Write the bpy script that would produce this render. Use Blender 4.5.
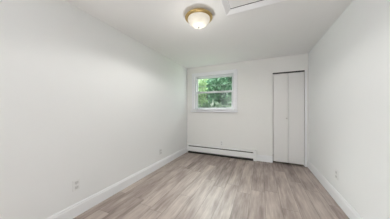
import bpy, bmesh, math, random
from mathutils import Vector, Matrix
random.seed(7)
for o in list(bpy.data.objects):
    bpy.data.objects.remove(o)
SC = bpy.context.scene
COL = SC.collection

# ------------------------------------------------------------------ camera
F_PX, YAW, PITCH, ROLL, CAM_Z = 148.24, 0.4167, -0.0008, -0.0013, 1.2005
cam = bpy.data.cameras.new('camera')
cam.sensor_fit = 'HORIZONTAL'
cam.sensor_width = 36
cam.lens = F_PX / 390 * 36
cam.clip_start = 0.02
cam_o = bpy.data.objects.new('camera', cam)
COL.objects.link(cam_o)
fw = Vector((-math.sin(YAW) * math.cos(PITCH), math.cos(YAW) * math.cos(PITCH), math.sin(PITCH)))
rt = Vector((math.cos(YAW), math.sin(YAW), 0))
up = rt.cross(fw)
r2 = rt * math.cos(ROLL) + up * math.sin(ROLL)
u2 = up * math.cos(ROLL) - rt * math.sin(ROLL)
m = Matrix.Identity(4)
for i in range(3):
    m[i][0], m[i][1], m[i][2] = r2[i], u2[i], -fw[i]
m[2][3] = CAM_Z
cam_o.matrix_world = m
SC.camera = cam_o

# ------------------------------------------------------------------ light
w = bpy.data.worlds.new('sky')
SC.world = w
w.use_nodes = True
wb = w.node_tree.nodes['Background']
wb.inputs['Color'].default_value = (0.93, 0.97, 1.0, 1)      # bright overcast sky
wb.inputs['Strength'].default_value = 1.0
sun = bpy.data.lights.new('sun', 'SUN')
sun.energy = 9.0
sun.angle = math.radians(65)
sun.color = (1.0, 0.99, 0.98)
sun_o = bpy.data.objects.new('sun', sun)
COL.objects.link(sun_o)
sd = Vector((0.64, -1.45, -1.62))                              # the way the light travels
sun_o.rotation_euler = sd.to_track_quat('-Z', 'Y').to_euler()
sun_o.location = (-3, 12, 9)
vs = SC.view_settings
vs.view_transform = 'Standard'
vs.look = 'None'
vs.gamma = 1
vs.use_curve_mapping = False
vs.exposure = 1.60

# ------------------------------------------------------------------ sizes
XL, XR, YB, H = -1.9046, 0.9043, 3.756, 2.36
YL = 0.0                                                     # left wall cut short, an invented opening that lets sky light in
YR = -2.2                                                     # the unseen rear wall closes the room here
T = 0.16

# ------------------------------------------------------------------ materials
def mat(name, color, rough=0.5, spec=0.5, metal=0.0, noise=0.0, nscale=8.0, bump=0.0, bscale=300.0, emit=None, estr=0.0):
    mt = bpy.data.materials.new(name)
    mt.use_nodes = True
    nt = mt.node_tree
    b = nt.nodes['Principled BSDF']
    b.inputs['Base Color'].default_value = (*color, 1)
    b.inputs['Roughness'].default_value = rough
    b.inputs['Specular IOR Level'].default_value = spec
    b.inputs['Metallic'].default_value = metal
    tc = nt.nodes.new('ShaderNodeTexCoord')
    if noise:
        n = nt.nodes.new('ShaderNodeTexNoise')
        n.inputs['Scale'].default_value = nscale
        n.inputs['Detail'].default_value = 4
        nt.links.new(tc.outputs['Object'], n.inputs['Vector'])
        mx = nt.nodes.new('ShaderNodeMix')
        mx.data_type = 'RGBA'
        mx.inputs[6].default_value = (*[c * (1 - noise) for c in color], 1)
        mx.inputs[7].default_value = (*[min(1, c * (1 + noise)) for c in color], 1)
        nt.links.new(n.outputs['Fac'], mx.inputs[0])
        nt.links.new(mx.outputs[2], b.inputs['Base Color'])
    if bump:
        n2 = nt.nodes.new('ShaderNodeTexNoise')
        n2.inputs['Scale'].default_value = bscale
        nt.links.new(tc.outputs['Object'], n2.inputs['Vector'])
        bp = nt.nodes.new('ShaderNodeBump')
        bp.inputs['Strength'].default_value = bump
        bp.inputs['Distance'].default_value = 0.002
        nt.links.new(n2.outputs['Fac'], bp.inputs['Height'])
        nt.links.new(bp.outputs['Normal'], b.inputs['Normal'])
    if emit:
        b.inputs['Emission Color'].default_value = (*emit, 1)
        b.inputs['Emission Strength'].default_value = estr
    return mt

LAMP = 0.14                                                   # glow of the ceiling light's bowl
M = {}
M['wall'] = mat('wall_paint', (0.865, 0.872, 0.868), 0.75, 0.3, noise=0.012, nscale=3, bump=0.15, bscale=220)
M['wall_warm_dimmed'] = mat('wall_paint_warm_dimmed', (0.855, 0.85, 0.828), 0.75, 0.3, noise=0.012, nscale=3, bump=0.15, bscale=220)  # wall paint darkened and warmed to imitate the back wall's weaker light
M['ceiling'] = mat('ceiling_paint', (0.86, 0.86, 0.855), 0.9, 0.2, noise=0.012, nscale=3, bump=0.2, bscale=160)
M['trim'] = mat('white_trim_paint', (0.885, 0.89, 0.90), 0.4, 0.45, noise=0.01)
M['casing'] = mat('white_casing_paint', (0.89, 0.89, 0.92), 0.4, 0.45, noise=0.01)
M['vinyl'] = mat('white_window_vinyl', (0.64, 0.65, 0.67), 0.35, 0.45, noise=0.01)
M['door'] = mat('door_paint', (0.80, 0.79, 0.775), 0.45, 0.4, noise=0.015, nscale=2)
M['enamel'] = mat('heater_enamel', (0.88, 0.88, 0.875), 0.4, 0.45, noise=0.015)
M['dark'] = mat('dark_metal_and_shade', (0.05, 0.048, 0.045), 0.6, 0.3, metal=0.3, noise=0.2, nscale=30)  # dark metal parts, and a near-black stand-in for shade in gaps
M['fin'] = mat('shaded_fins', (0.06, 0.06, 0.06), 0.6, 0.4, metal=0.3, noise=0.1, nscale=40)  # blackened to imitate the shade inside the heater
M['plate'] = mat('outlet_plastic', (0.84, 0.84, 0.83), 0.35, 0.5, noise=0.01)
M['slot'] = mat('outlet_slot', (0.40, 0.40, 0.40), 0.5, noise=0.1)
M['plate_grey'] = mat('outlet_face', (0.68, 0.68, 0.67), 0.4, 0.5, noise=0.01)
M['brass'] = mat('aged_brass', (0.56, 0.40, 0.17), 0.34, 0.5, metal=0.85, noise=0.12, nscale=20)
M['nickel'] = mat('brushed_nickel', (0.55, 0.53, 0.50), 0.35, 0.5, metal=0.9, noise=0.08, nscale=40)
M['bar'] = mat('storm_aluminium', (0.34, 0.42, 0.39), 0.4, 0.5, noise=0.08)
M['bark'] = mat('bark', (0.10, 0.085, 0.065), 0.9, 0.2, noise=0.4, nscale=14, bump=0.6, bscale=40)
M['lawn'] = mat('lawn_grass', (0.13, 0.22, 0.07), 0.9, 0.2, noise=0.4, nscale=6)

def alabaster():
    mt = mat('alabaster_glass', (0.86, 0.82, 0.74), 0.25, 0.5)
    nt = mt.node_tree
    b = nt.nodes['Principled BSDF']
    tc = nt.nodes.new('ShaderNodeTexCoord')
    n = nt.nodes.new('ShaderNodeTexNoise')
    n.inputs['Scale'].default_value = 14
    n.inputs['Detail'].default_value = 5
    n.inputs['Distortion'].default_value = 1.2
    nt.links.new(tc.outputs['Object'], n.inputs['Vector'])
    r = nt.nodes.new('ShaderNodeValToRGB')
    r.color_ramp.elements[0].position = 0.35
    r.color_ramp.elements[0].color = (0.80, 0.72, 0.57, 1)
    r.color_ramp.elements[1].position = 0.62
    r.color_ramp.elements[1].color = (1.0, 0.95, 0.84, 1)
    nt.links.new(n.outputs['Fac'], r.inputs['Fac'])
    nt.links.new(r.outputs['Color'], b.inputs['Emission Color'])
    b.inputs['Emission Strength'].default_value = LAMP
    b.inputs['Base Color'].default_value = (0.50, 0.47, 0.41, 1)
    return mt
M['alabaster'] = alabaster()

def glass(name, tint, gloss=0.02):
    mt = bpy.data.materials.new(name)
    mt.use_nodes = True
    nt = mt.node_tree
    nt.nodes.clear()
    out = nt.nodes.new('ShaderNodeOutputMaterial')
    tr = nt.nodes.new('ShaderNodeBsdfTransparent')
    tr.inputs['Color'].default_value = (*tint, 1)
    gl = nt.nodes.new('ShaderNodeBsdfGlossy')
    gl.inputs['Roughness'].default_value = 0.03
    mx = nt.nodes.new('ShaderNodeMixShader')
    mx.inputs[0].default_value = gloss
    nt.links.new(tr.outputs[0], mx.inputs[1])
    nt.links.new(gl.outputs[0], mx.inputs[2])
    nt.links.new(mx.outputs[0], out.inputs[0])
    return mt
M['glass'] = glass('window_glass', (0.93, 0.97, 0.95))

def screen_mat():
    mt = bpy.data.materials.new('insect_mesh')
    mt.use_nodes = True
    nt = mt.node_tree
    nt.nodes.clear()
    out = nt.nodes.new('ShaderNodeOutputMaterial')
    tr = nt.nodes.new('ShaderNodeBsdfTransparent')
    df = nt.nodes.new('ShaderNodeBsdfDiffuse')
    df.inputs['Color'].default_value = (0.10, 0.105, 0.11, 1)
    mx = nt.nodes.new('ShaderNodeMixShader')
    mx.inputs[0].default_value = 0.26
    nt.links.new(tr.outputs[0], mx.inputs[1])
    nt.links.new(df.outputs[0], mx.inputs[2])
    nt.links.new(mx.outputs[0], out.inputs[0])
    return mt
M['screen'] = screen_mat()

LEAF = 0.62
def leaf_mat(name, a, b_):
    mt = bpy.data.materials.new(name)
    mt.use_nodes = True
    nt = mt.node_tree
    nt.nodes.clear()
    out = nt.nodes.new('ShaderNodeOutputMaterial')
    geo = nt.nodes.new('ShaderNodeNewGeometry')
    r = nt.nodes.new('ShaderNodeValToRGB')
    r.color_ramp.elements[0].color = (*[c * LEAF for c in a], 1)
    r.color_ramp.elements[1].color = (*[c * LEAF for c in b_], 1)
    r.color_ramp.elements[0].position = 0.15
    r.color_ramp.elements[1].position = 0.95
    r.color_ramp.elements.new(0.80).color = (*[LEAF * (x * 0.7 + y * 0.3) for x, y in zip(a, b_)], 1)
    nt.links.new(geo.outputs['Random Per Island'], r.inputs['Fac'])
    df = nt.nodes.new('ShaderNodeBsdfDiffuse')
    tl = nt.nodes.new('ShaderNodeBsdfTranslucent')
    mx = nt.nodes.new('ShaderNodeMixShader')
    mx.inputs[0].default_value = 0.45
    nt.links.new(r.outputs['Color'], df.inputs['Color'])
    nt.links.new(r.outputs['Color'], tl.inputs['Color'])
    nt.links.new(df.outputs[0], mx.inputs[1])
    nt.links.new(tl.outputs[0], mx.inputs[2])
    nt.links.new(mx.outputs[0], out.inputs[0])
    return mt
M['leaf_pale'] = leaf_mat('pale_leaves', (0.42, 0.60, 0.32), (0.72, 0.82, 0.56))
M['leaf_teal'] = leaf_mat('blue_green_leaves', (0.14, 0.30, 0.18), (0.70, 1.0, 0.76))
M['leaf_mid'] = leaf_mat('mid_green_leaves', (0.09, 0.17, 0.09), (1.0, 1.0, 0.92))  # near-white end tone paints specks that stand for sky gaps and highlights

PLANK_SEED = 208.0
def floor_mat():
    mt = bpy.data.materials.new('vinyl_planks')
    mt.use_nodes = True
    nt = mt.node_tree
    L = nt.links.new
    b = nt.nodes['Principled BSDF']
    def math_(op, a, c=None):
        n = nt.nodes.new('ShaderNodeMath')
        n.operation = op
        for i, v in enumerate((a, c)):
            if v is None:
                continue
            if isinstance(v, (int, float)):
                n.inputs[i].default_value = v
            else:
                L(v, n.inputs[i])
        return n.outputs[0]
    tc = nt.nodes.new('ShaderNodeTexCoord')
    sp = nt.nodes.new('ShaderNodeSeparateXYZ')
    L(tc.outputs['Object'], sp.inputs[0])
    PW, PL = 0.183, 1.22
    u = math_('DIVIDE', math_('ADD', sp.outputs[0], 5.0 * PW * 4 - 0.052), PW)
    row = math_('FLOOR', u)
    fu = math_('FRACT', u)
    wn = nt.nodes.new('ShaderNodeTexWhiteNoise')
    wn.noise_dimensions = '1D'
    L(row, wn.inputs['W'])
    v = math_('ADD', math_('DIVIDE', sp.outputs[1], PL), math_('MULTIPLY', wn.outputs['Value'], 7.31))
    colm = math_('FLOOR', v)
    fv = math_('FRACT', v)
    cb = nt.nodes.new('ShaderNodeCombineXYZ')
    L(math_('ADD', row, PLANK_SEED), cb.inputs[0])
    L(colm, cb.inputs[1])
    wn2 = nt.nodes.new('ShaderNodeTexWhiteNoise')
    wn2.noise_dimensions = '2D'
    L(cb.outputs[0], wn2.inputs['Vector'])
    rnd = wn2.outputs['Value']
    # grain, stretched along the plank and shifted from plank to plank
    gv = nt.nodes.new('ShaderNodeCombineXYZ')
    L(math_('ADD', math_('MULTIPLY', sp.outputs[0], 34.0), math_('MULTIPLY', rnd, 40)), gv.inputs[0])
    L(math_('MULTIPLY', sp.outputs[1], 3.2), gv.inputs[1])
    L(math_('MULTIPLY', rnd, 17.0), gv.inputs[2])
    g = nt.nodes.new('ShaderNodeTexNoise')
    g.inputs['Scale'].default_value = 1.0
    g.inputs['Detail'].default_value = 6
    g.inputs['Roughness'].default_value = 0.62
    g.inputs['Distortion'].default_value = 0.3
    L(gv.outputs[0], g.inputs['Vector'])
    gw = nt.nodes.new('ShaderNodeCombineXYZ')
    L(math_('ADD', math_('MULTIPLY', sp.outputs[0], 8.0), math_('MULTIPLY', rnd, 23)), gw.inputs[0])
    L(math_('MULTIPLY', sp.outputs[1], 1.5), gw.inputs[1])
    g2 = nt.nodes.new('ShaderNodeTexNoise')
    g2.inputs['Scale'].default_value = 1.0
    g2.inputs['Detail'].default_value = 3
    L(gw.outputs[0], g2.inputs['Vector'])
    t = math_('ADD', math_('ADD', math_('MULTIPLY', g.outputs['Fac'], 0.55), math_('MULTIPLY', g2.outputs['Fac'], 0.62)),
              math_('ADD', math_('MULTIPLY', rnd, 0.17), 0.07))
    ramp = nt.nodes.new('ShaderNodeValToRGB')
    e = ramp.color_ramp.elements
    e[0].position, e[0].color = 0.48, (0.11, 0.075, 0.058, 1)
    e[1].position, e[1].color = 0.96, (0.56, 0.475, 0.425, 1)
    k = e.new(0.70)
    k.color = (0.325, 0.255, 0.226, 1)
    L(t, ramp.inputs['Fac'])
    # the thin bevel between planks
    du = math_('MINIMUM', fu, math_('SUBTRACT', 1.0, fu))
    dv = math_('MINIMUM', fv, math_('SUBTRACT', 1.0, fv))
    s1 = math_('LESS_THAN', du, 0.012)
    s2 = math_('LESS_THAN', dv, 0.0016)
    seam = math_('MAXIMUM', s1, s2)
    mx = nt.nodes.new('ShaderNodeMix')
    mx.data_type = 'RGBA'
    L(math_('MULTIPLY', seam, 0.6), mx.inputs[0])
    L(ramp.outputs['Color'], mx.inputs[6])
    mx.inputs[7].default_value = (0.07, 0.05, 0.04, 1)
    L(mx.outputs[2], b.inputs['Base Color'])
    b.inputs['Roughness'].default_value = 0.48
    b.inputs['Specular IOR Level'].default_value = 0.9
    bp = nt.nodes.new('ShaderNodeBump')
    bp.inputs['Strength'].default_value = 0.12
    bp.inputs['Distance'].default_value = 0.002
    L(g.outputs['Fac'], bp.inputs['Height'])
    L(bp.outputs['Normal'], b.inputs['Normal'])
    return mt
M['floor'] = floor_mat()

# ------------------------------------------------------------------ mesh helpers
def add_box(bm, x0, x1, y0, y1, z0, z1, bev=0.0):
    vs_ = [bm.verts.new((x, y, z)) for z in (z0, z1) for y in (y0, y1) for x in (x0, x1)]
    fs = []
    for f in ((0, 2, 3, 1), (4, 5, 7, 6), (0, 1, 5, 4), (2, 6, 7, 3), (0, 4, 6, 2), (1, 3, 7, 5)):
        fs.append(bm.faces.new([vs_[i] for i in f]))
    if bev:
        es = list({e for f in fs for e in f.edges})
        bmesh.ops.bevel(bm, geom=es, offset=bev, segments=2, profile=0.5, affect='EDGES')

def add_prism(bm, prof, p0, p1, side, upv):
    """sweep a 2D profile (a, b) straight from p0 to p1; a along side, b along upv"""
    p0, p1, side, upv = Vector(p0), Vector(p1), Vector(side), Vector(upv)
    A = [bm.verts.new(p0 + side * a + upv * c) for a, c in prof]
    B = [bm.verts.new(p1 + side * a + upv * c) for a, c in prof]
    n = len(prof)
    for i in range(n):
        j = (i + 1) % n
        bm.faces.new((A[i], A[j], B[j], B[i]))
    bm.faces.new(A[::-1])
    bm.faces.new(B)
    bmesh.ops.recalc_face_normals(bm, faces=bm.faces[:])

def add_lathe(bm, prof, c=(0, 0, 0), axis='Z', n=48):
    c = Vector(c)
    rings = []
    for r, h in prof:
        ring = []
        for i in range(n if r > 1e-6 else 1):
            a = 2 * math.pi * i / n
            q = (r * math.cos(a), r * math.sin(a), h)
            if axis == 'Y':
                q = (q[0], q[2], q[1])
            elif axis == 'X':
                q = (q[2], q[0], q[1])
            ring.append(bm.verts.new(c + Vector(q)))
        rings.append(ring)
    for A, B in zip(rings, rings[1:]):
        for i in range(n):
            j = (i + 1) % n
            if len(A) == 1 and len(B) == 1:
                continue
            if len(A) == 1:
                bm.faces.new((A[0], B[i], B[j]))
            elif len(B) == 1:
                bm.faces.new((A[i], A[j], B[0]))
            else:
                bm.faces.new((A[i], A[j], B[j], B[i]))
    bmesh.ops.recalc_face_normals(bm, faces=bm.faces[:])

def obj(name, bm, m_, parent=None, loc=(0, 0, 0), smooth=False):
    me = bpy.data.meshes.new(name)
    bm.to_mesh(me)
    bm.free()
    if smooth:
        for p in me.polygons:
            p.use_smooth = True
    o = bpy.data.objects.new(name, me)
    me.materials.append(M[m_])
    COL.objects.link(o)
    o.location = loc
    if parent:
        o.parent = parent
    return o

def boxes(name, m_, lst, parent=None, loc=(0, 0, 0), bev=0.0):
    bm = bmesh.new()
    for q in lst:
        add_box(bm, *q, bev=bev)
    return obj(name, bm, m_, parent, loc)

def struct(o):
    o['kind'] = 'structure'
    return o

def thing(name, label, cat, loc=(0, 0, 0), group=None):
    o = bpy.data.objects.new(name, None)
    o.empty_display_size = 0.05
    COL.objects.link(o)
    o.location = loc
    o['label'] = label
    o['category'] = cat
    if group:
        o['group'] = group
    return o

# ------------------------------------------------------------------ room shell
struct(boxes('floor', 'floor', [(XL - T, XR + T, YR, YB + T, -0.1, 0), (0.109, XR + T, YB + T, YB + 0.74, -0.1, 0)]))
struct(boxes('ceiling', 'ceiling', [(XL - T, XR + T, YR, YB + T, H, H + 0.12)]))
struct(boxes('wall_left', 'wall', [(XL - T, XL, YL, YB + T, 0, H)]))
struct(boxes('wall_right', 'wall', [(XR, XR + T, YR, YB + T, 0, H)]))
struct(boxes('wall_rear', 'wall', [(XL - T, XR, YR - T, YR, 0, H)]))
WX0, WX1, WZ0, WZ1 = -1.668, -0.607, 1.165, 2.108            # window hole
DX0, DX1, DZ1 = 0.249, 0.843, 2.018                          # closet hole
struct(boxes('wall_back', 'wall_warm_dimmed', [
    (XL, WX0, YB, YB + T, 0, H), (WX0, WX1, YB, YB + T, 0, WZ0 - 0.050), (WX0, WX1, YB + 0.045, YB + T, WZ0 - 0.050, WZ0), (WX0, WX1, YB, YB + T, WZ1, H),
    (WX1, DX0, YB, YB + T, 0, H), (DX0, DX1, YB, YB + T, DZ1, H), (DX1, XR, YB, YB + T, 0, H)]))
struct(boxes('wall_closet', 'wall_warm_dimmed', [(DX0 - 0.1, XR + T, YB + 0.70, YB + 0.74, 0, H),
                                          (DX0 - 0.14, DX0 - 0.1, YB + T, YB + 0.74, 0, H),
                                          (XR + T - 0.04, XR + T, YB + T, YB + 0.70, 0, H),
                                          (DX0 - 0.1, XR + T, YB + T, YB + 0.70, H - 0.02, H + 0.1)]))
# baseboards: flat board with a small moulded top
BB = [(0, 0), (0.015, 0), (0.015, 0.112), (0.011, 0.120), (0.010, 0.132), (0.006, 0.141), (0, 0.143)]
def baseboard(name, p0, p1, side):
    bm = bmesh.new()
    add_prism(bm, BB, p0, p1, side, (0, 0, 1))
    return struct(obj(name, bm, 'trim'))
baseboard('baseboard_left', (XL, YL, 0), (XL, YB, 0), (1, 0, 0))
baseboard('baseboard_right', (XR, YR, 0), (XR, YB, 0), (-1, 0, 0))
baseboard('baseboard_back', (-0.083, YB, 0), (DX0, YB, 0), (0, -1, 0))
struct(boxes('trim_1', 'trim', [(DX1 + 0.002, DX1 + 0.032, YB - 0.011, YB, 0, DZ1 + 0.0)], bev=0.002))

# ------------------------------------------------------------------ window
wr = bpy.data.objects.new('window_1', None)
COL.objects.link(wr)
wr.location = ((WX0 + WX1) / 2, YB, WZ0)
wr['kind'] = 'structure'
WL = tuple(-c for c in wr.location)
cw = 0.088
bm = bmesh.new()
CP = [(0, 0), (0.014, 0), (0.019, 0.012), (0.019, cw - 0.014), (0.013, cw - 0.004), (0.010, cw), (0, cw)]
ins = 0.005
# three mitred casing boards
def mitred(bm, prof, pts, normal):
    """profile (depth, across) swept along an open chain of corner pairs (inner, outer)"""
    rings = []
    for inner, outer in pts:
        inner, outer = Vector(inner), Vector(outer)
        rings.append([bm.verts.new(inner + (outer - inner) * (b / cw) + Vector(normal) * a) for a, b in prof])
    n = len(prof)
    for A, B in zip(rings, rings[1:]):
        for i in range(n):
            j = (i + 1) % n
            bm.faces.new((A[i], A[j], B[j], B[i]))
    bm.faces.new(rings[0][::-1])
    bm.faces.new(rings[-1])
    bmesh.ops.recalc_face_normals(bm, faces=bm.faces[:])
zs = WZ0 + 0.036
mitred(bm, CP, [((WX0 + ins, YB, zs), (WX0 + ins - cw, YB, zs)), ((WX0 + ins, YB, WZ1 - ins), (WX0 + ins - cw, YB, WZ1 - ins + cw)),
                ((WX1 - ins, YB, WZ1 - ins), (WX1 - ins + cw, YB, WZ1 - ins + cw)), ((WX1 - ins, YB, zs), (WX1 - ins + cw, YB, zs))], (0, -1, 0))
obj('casing', bm, 'casing', wr, WL)
boxes('window_stool', 'casing', [(WX0 - cw - 0.012, WX1 + cw + 0.018, YB - 0.074, YB, WZ0 + 0.023, WZ0 + 0.036), (WX0, WX1, YB, YB + 0.05, WZ0 + 0.023, WZ0 + 0.036)], wr, WL, bev=0.003)
boxes('apron', 'casing', [(WX0 - cw - 0.006, WX1 + cw + 0.010, YB - 0.072, YB, WZ0 - 0.034, WZ0 + 0.009)], wr, WL, bev=0.003)
# vinyl frame lining the hole
fz0 = WZ0 + 0.036
boxes('window_frame', 'vinyl', [(WX0, WX0 + 0.030, YB + 0.012, YB + T, fz0, WZ1), (WX1 - 0.030, WX1, YB + 0.02, YB + T, fz0, WZ1),
                                (WX0 + 0.030, WX1 - 0.030, YB + 0.02, YB + T, WZ1 - 0.034, WZ1),
                                (WX0 + 0.030, WX1 - 0.030, YB + 0.05, YB + T, WZ0, WZ0 + 0.040)], wr, WL)
MZ = 1.662
def sash(name, x0, x1, y0, y1, z0, z1, st, rb, rt_):
    o = boxes(name, 'vinyl', [(x0, x0 + st, y0, y1, z0, z1), (x1 - st, x1, y0, y1, z0, z1),
                              (x0 + st, x1 - st, y0, y1, z0, z0 + rb), (x0 + st, x1 - st, y0, y1, z1 - rt_, z1)], wr, WL, bev=0.002)
    boxes('pane', 'glass', [(x0 + st - .003, x1 - st + .003, (y0 + y1) / 2 - .002, (y0 + y1) / 2 + .002, z0 + rb - .003, z1 - rt_ + .003)], o)
    return o
sx0, sx1 = WX0 + 0.030, WX1 - 0.030
us = sash('upper_sash', sx0, sx1, YB + 0.082, YB + 0.110, MZ - 0.022, WZ1 - 0.034, 0.032, 0.042, 0.032)
ls = sash('lower_sash', sx0, sx1, YB + 0.052, YB + 0.080, WZ0 + 0.036, MZ + 0.022, 0.036, 0.042, 0.042)
boxes('sash_lock', 'vinyl', [(-1.165, -1.105, YB + 0.048, YB + 0.078, MZ + 0.022, MZ + 0.033)], ls, bev=0.003)
boxes('storm_bar', 'bar', [(sx0, sx1, YB + 0.128, YB + 0.140, 1.842, 1.856)], wr, WL)
scr = boxes('screen_frame', 'bar', [(sx0, sx0 + .014, YB + 0.118, YB + 0.128, WZ0 + 0.022, MZ), (sx1 - .014, sx1, YB + 0.118, YB + 0.128, WZ0 + 0.022, MZ),
                                    (sx0 + .014, sx1 - .014, YB + 0.118, YB + 0.128, WZ0 + 0.022, WZ0 + 0.036), (sx0 + .014, sx1 - .014, YB + 0.118, YB + 0.128, MZ - .014, MZ)], wr, WL)
boxes('insect_screen', 'screen', [(sx0 + .014, sx1 - .014, YB + 0.1225, YB + 0.1235, WZ0 + 0.036, MZ - .014)], scr)

# ------------------------------------------------------------------ bifold closet door
dr = bpy.data.objects.new('door_1', None)
COL.objects.link(dr)
dr.location = ((DX0 + DX1) / 2, YB, 0)
dr['kind'] = 'structure'
DL = tuple(-c for c in dr.location)
DF = YB + 0.012
pl = boxes('door_panel', 'door', [(DX0 + 0.011, 0.5445, DF, DF + 0.032, 0.034, DZ1 - 0.034)], dr, DL, bev=0.002)
pr = boxes('door_panel', 'door', [(0.5500, DX1 - 0.007, DF, DF + 0.032, 0.034, DZ1 - 0.034)], dr, DL, bev=0.002)
boxes('door_track', 'dark', [(DX0, DX1, DF + 0.001, DF + 0.03, DZ1 - 0.024, DZ1)], dr, DL)
bm = bmesh.new()
add_lathe(bm, [(0, 0.0), (0.0075, 0.0), (0.006, -0.012), (0.010, -0.018), (0.0135, -0.024), (0.0125, -0.031), (0.007, -0.035), (0, -0.036)], (0.517, DF, 1.0), 'Y', 24)
obj('knob', bm, 'nickel', pl, smooth=True)

# ------------------------------------------------------------------ baseboard heater
HX0, HX1 = XL + 0.018, -0.087
ht = thing('baseboard_heater', 'long low white baseboard heater on the floor under the window', 'heater', ((HX0 + HX1) / 2, YB, 0))
HL = tuple(-c for c in ht.location)
g = YB - 0.002
boxes('back_plate', 'dark', [(HX0, HX1, g - 0.004, g, 0.012, 0.232)], ht, HL)  # blackened so the slot and foot gap look shaded
bm = bmesh.new()       # hood along the top, its lip turned down over the slot
add_prism(bm, [(0.004, 0.232), (0.004, 0.236), (0.040, 0.238), (0.058, 0.232), (0.062, 0.226), (0.062, 0.205), (0.058, 0.205), (0.058, 0.224), (0.040, 0.233)],
          (HX0, g, 0), (HX1, g, 0), (0, -1, 0), (0, 0, 1))
obj('hood', bm, 'enamel', ht, HL)
bm = bmesh.new()       # front panel with a stepped crease and a return at the foot
add_prism(bm, [(0.066, 0.056), (0.066, 0.108), (0.069, 0.112), (0.069, 0.150), (0.066, 0.178), (0.060, 0.182), (0.058, 0.180), (0.063, 0.176), (0.0655, 0.148), (0.0655, 0.114), (0.0625, 0.110), (0.0625, 0.059), (0.055, 0.059), (0.055, 0.056)],
          (HX0 + 0.02, g, 0), (HX1 - 0.02, g, 0), (0, -1, 0), (0, 0, 1))
obj('front_panel', bm, 'enamel', ht, HL)
bm = bmesh.new()
add_lathe(bm, [(0.011, HX0 + 0.03), (0.011, HX1 - 0.03)], (0, g - 0.032, 0.105), 'X', 16)
pipe = obj('pipe', bm, 'dark', ht, HL)
boxes('foot_gap_shade', 'dark', [(HX0 + 0.03, HX1 - 0.03, g - 0.060, g - 0.004, 0.003, 0.032)], ht, HL)  # added dark slab, paints the shade in the gap under the panel
bm = bmesh.new()
for i in range(150):
    x = HX0 + 0.10 + i * 0.0107
    add_box(bm, x, x + 0.001, g - 0.058, g - 0.008, 0.068, 0.148)
f_ = obj('fins', bm, 'fin', ht, HL)
f_['kind'] = 'stuff'
def cap(x0, x1):
    bm = bmesh.new()
    add_prism(bm, [(0.0, 0.0), (0.0, 0.243), (0.044, 0.244), (0.066, 0.236), (0.073, 0.224), (0.073, 0.004), (0.070, 0.0)], (x0, g, 0.001), (x1, g, 0.001), (0, -1, 0), (0, 0, 1))
    return obj('end_cap', bm, 'enamel', ht, HL)
cap(HX1 - 0.070, HX1)
cap(HX0, HX0 + 0.028)

# ------------------------------------------------------------------ ceiling light
lc = (-0.692, 1.683)
lt = thing('ceiling_light', 'round flush ceiling light with brass rim and glowing frosted bowl', 'ceiling light', (lc[0], lc[1], H))
bm = bmesh.new()
add_lathe(bm, [(0, 0), (0.120, 0), (0.128, -0.006), (0.140, -0.012), (0.160, -0.028), (0.168, -0.036), (0.169, -0.042), (0.165, -0.047), (0.155, -0.050), (0.146, -0.054), (0.140, -0.056), (0.136, -0.053), (0.134, -0.045), (0, -0.045)])
obj('brass_rim', bm, 'brass', lt, smooth=True)['label'] = 'brass rim'
bm = bmesh.new()
add_lathe(bm, [(0.133, -0.048), (0.137, -0.062), (0.131, -0.082), (0.114, -0.103), (0.095, -0.121), (0.070, -0.136), (0.042, -0.146), (0.016, -0.150), (0, -0.1505)])
obj('glass_bowl', bm, 'alabaster', lt, smooth=True)['label'] = 'frosted glass bowl'
bm = bmesh.new()
add_lathe(bm, [(0, -0.148), (0.013, -0.148), (0.014, -0.153), (0.009, -0.156), (0.007, -0.160), (0.009, -0.165), (0.006, -0.171), (0, -0.173)], n=24)
obj('finial', bm, 'nickel', lt, smooth=True)
lamp = bpy.data.lights.new('lamp_light', 'SPOT')
lamp.energy = 8.0
lamp.spot_size = math.radians(168)
lamp.spot_blend = 0.3
lamp.shadow_soft_size = 0.0
lamp.color = (1.0, 0.99, 0.955)
lamp_o = bpy.data.objects.new('lamp_light', lamp)
COL.objects.link(lamp_o)
lamp_o.location = (0, 0, -0.178)
lamp_o.parent = lt
glow = bpy.data.lights.new('bowl_light', 'POINT')
glow.energy = 0.75
glow.shadow_soft_size = 0.0
glow.color = (1.0, 0.99, 0.95)
glow_o = bpy.data.objects.new('bowl_light', glow)
COL.objects.link(glow_o)
glow_o.location = (0, 0, -0.30)
glow_o.parent = lt

# ------------------------------------------------------------------ attic hatch
ax0, ax1, ay1, ay0 = -0.383, 0.36, 1.800, 1.02
at = thing('attic_hatch', 'white framed attic hatch panel in the ceiling beside the round light', 'attic hatch', ((ax0 + ax1) / 2, (ay0 + ay1) / 2, H))
AL = tuple(-c for c in at.location)
cw_keep = cw
cw = 0.066
AP = [(0, 0), (0.004, 0), (0.013, 0.020), (0.027, 0.052), (0.029, cw - 0.006), (0.026, cw), (0, cw)]
bm = bmesh.new()
ix0, ix1, iy0, iy1 = ax0 + cw, ax1 - cw, ay0 + cw, ay1 - cw
ring = [((ix0, iy0), (ax0, ay0)), ((ix1, iy0), (ax1, ay0)), ((ix1, iy1), (ax1, ay1)), ((ix0, iy1), (ax0, ay1)), ((ix0, iy0), (ax0, ay0))]
mitred(bm, AP, [((a[0], a[1], H), (b[0], b[1], H)) for a, b in ring], (0, 0, -1))
bmesh.ops.remove_doubles(bm, verts=bm.verts[:], dist=1e-5)
obj('hatch_frame', bm, 'trim', at, AL)
boxes('hatch_panel', 'ceiling', [(ix0 + 0.002, ix1 - 0.010, iy0 + 0.010, iy1 - 0.016, H - 0.006, H)], at, AL, bev=0.002)
boxes('gap_shade', 'dark', [(ix0, ix1, iy0, iy1, H - 0.0015, H)], at, AL)  # dark sheet behind the panel, standing in for shade in its gap

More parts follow.
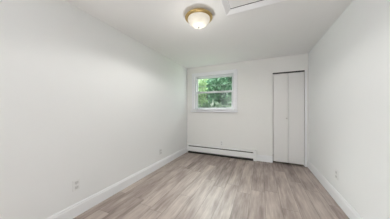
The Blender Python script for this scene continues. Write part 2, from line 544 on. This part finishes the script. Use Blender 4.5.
# ------------------------------------------------------------------ wall outlets (local: x across, y out of the wall, z up)
def outlet(label, loc, rz):
    t = thing('wall_outlet', label, 'outlet', loc, 'white electrical outlets low on the walls')
    t.rotation_euler = (0, 0, rz)
    bm = bmesh.new()
    add_box(bm, -0.037, 0.037, -0.007, 0, -0.060, 0.060, bev=0.003)
    obj('cover_plate', bm, 'plate', t)
    for s in (-1, 1):
        bm = bmesh.new()
        add_box(bm, -0.017, 0.017, -0.0085, -0.006, s * 0.027 - 0.0165, s * 0.027 + 0.0165, bev=0.004)
        r = obj('receptacle', bm, 'plate_grey', t)
        bm = bmesh.new()
        for x in (-0.0065, 0.0065):
            add_box(bm, x - 0.0012, x + 0.0012, -0.0092, -0.008, s * 0.027 - 0.001, s * 0.027 + 0.008)
        add_box(bm, -0.002, 0.002, -0.0092, -0.008, s * 0.027 - 0.011, s * 0.027 - 0.006)
        obj('slots', bm, 'slot', r)
    bm = bmesh.new()
    add_lathe(bm, [(0, -0.0085), (0.003, -0.008), (0.0035, -0.006)], (0, 0, 0), 'Y', 12)
    obj('screw', bm, 'nickel', t)
    return t
HP = math.pi / 2
outlet('white wall outlet on the long left wall, the larger-looking one far from the heater', (XL, 0.987, 0.35), HP)
outlet('small white wall outlet on the long left wall, close to the heater corner', (XL, 2.53, 0.325), HP)
outlet('small white wall outlet on the back wall between the window and the heater', (-0.92, YB, 0.330), 0)
outlet('white wall outlet on the bare right wall past the closet door', (XR, 2.50, 0.352), -HP)

# ------------------------------------------------------------------ outdoors
struct(boxes('ground', 'lawn', [(-14, 10, YB + T + 0.75, 30, -0.55, -0.45)]))
def leaf_cloud(bm, blobs, n, size, rnd):
    tot = sum(b[3] ** 2 for b in blobs)
    for cx, cy, cz, r in blobs:
        for _ in range(int(n * r * r / tot)):
            d = Vector((rnd.gauss(0, 1), rnd.gauss(0, 1), rnd.gauss(0, 1))).normalized()
            rr = r * (0.45 + 0.6 * rnd.random() ** 0.7)
            p = Vector((cx, cy, cz)) + Vector((d.x * rr, d.y * rr, d.z * rr * 0.85))
            nrm = Vector((rnd.gauss(0, 1), rnd.gauss(0, 1), rnd.gauss(0, 1))).normalized()
            a = nrm.orthogonal().normalized()
            b = nrm.cross(a)
            th = rnd.random() * 6.28
            a, b = a * math.cos(th) + b * math.sin(th), b * math.cos(th) - a * math.sin(th)
            s = size * rnd.uniform(0.7, 1.3)
            q = [p - a * s, p + b * s * 0.45 - a * 0.1 * s + nrm * s * 0.1, p + a * s, p - b * s * 0.45 - a * 0.1 * s + nrm * s * 0.1]
            bm.faces.new([bm.verts.new(v) for v in q])

def add_limb(bm, p0, p1, r0, r1, n=8):
    p0, p1 = Vector(p0), Vector(p1)
    d = (p1 - p0).normalized()
    a = d.orthogonal().normalized()
    b = d.cross(a)
    A = [bm.verts.new(p0 + (a * math.cos(6.2832 * i / n) + b * math.sin(6.2832 * i / n)) * r0) for i in range(n)]
    B = [bm.verts.new(p1 + (a * math.cos(6.2832 * i / n) + b * math.sin(6.2832 * i / n)) * r1) for i in range(n)]
    for i in range(n):
        j = (i + 1) % n
        bm.faces.new((A[i], A[j], B[j], B[i]))
    bm.faces.new(A[::-1])
    bm.faces.new(B)

def tree(label, base, blobs, n, size, leaf, tr, seed, group='trees and shrubs outside the window'):
    rnd = random.Random(seed)
    t = thing('leafy_tree', label, 'tree', base, group)
    L = tuple(-c for c in base)
    bm = bmesh.new()
    b = Vector(base)
    top = Vector((sum(q[0] for q in blobs) / len(blobs), sum(q[1] for q in blobs) / len(blobs), max(q[2] for q in blobs) - 0.1))
    mid = b.lerp(top, 0.45) + Vector((0.05, 0, 0))
    add_limb(bm, b, mid, tr, tr * 0.75)
    add_limb(bm, mid, top, tr * 0.75, tr * 0.25)
    for q in blobs:
        add_limb(bm, mid.lerp(top, rnd.random() * 0.5), Vector(q[:3]), tr * 0.35, tr * 0.1, 6)
    obj('trunk', bm, 'bark', t, L)
    bm = bmesh.new()
    leaf_cloud(bm, blobs, n, size, rnd)
    obj('foliage', bm, leaf, t, L)
    return t
G = -0.45
tree('pale yellow-green tree seen at the left side of the upper window pane', (-2.45, 6.0, G),
     [(-2.45, 6.0, 2.0, 0.36), (-2.5, 6.1, 1.55, 0.36), (-2.4, 6.0, 2.45, 0.36)], 900, 0.075, 'leaf_pale', 0.05, 3)
tree('dark blue-green tree filling the right part of the window', (-1.9, 7.9, G),
     [(-1.7, 7.9, 2.5, 0.65), (-2.3, 8.0, 2.6, 0.55), (-1.35, 7.9, 1.8, 0.6), (-2.1, 8.0, 1.8, 0.6), (-1.7, 7.9, 3.1, 0.5)], 2300, 0.15, 'leaf_teal', 0.07, 5)
tree('low mid-green shrub seen through the screened lower pane', (-1.8, 5.1, G),
     [(-2.0, 5.1, 1.12, 0.30), (-1.65, 5.15, 1.2, 0.33), (-1.3, 5.1, 1.15, 0.32), (-1.0, 5.15, 1.15, 0.32), (-1.8, 5.1, 0.7, 0.42), (-1.2, 5.1, 0.6, 0.42)], 520, 0.11, 'leaf_mid', 0.04, 9)
tree('tall leafy tree behind the others, farthest from the window', (-3.4, 11.0, G),
     [(-4.2, 11.0, 2.6, 1.0), (-2.8, 11.2, 3.1, 1.1), (-1.8, 11.0, 2.3, 1.0), (-3.4, 11.1, 1.6, 1.0), (-2.4, 11.1, 1.2, 0.9), (-4.8, 11.1, 1.4, 0.9), (-1.6, 11.1, 1.2, 0.9)], 3000, 0.20, 'leaf_mid', 0.12, 11)
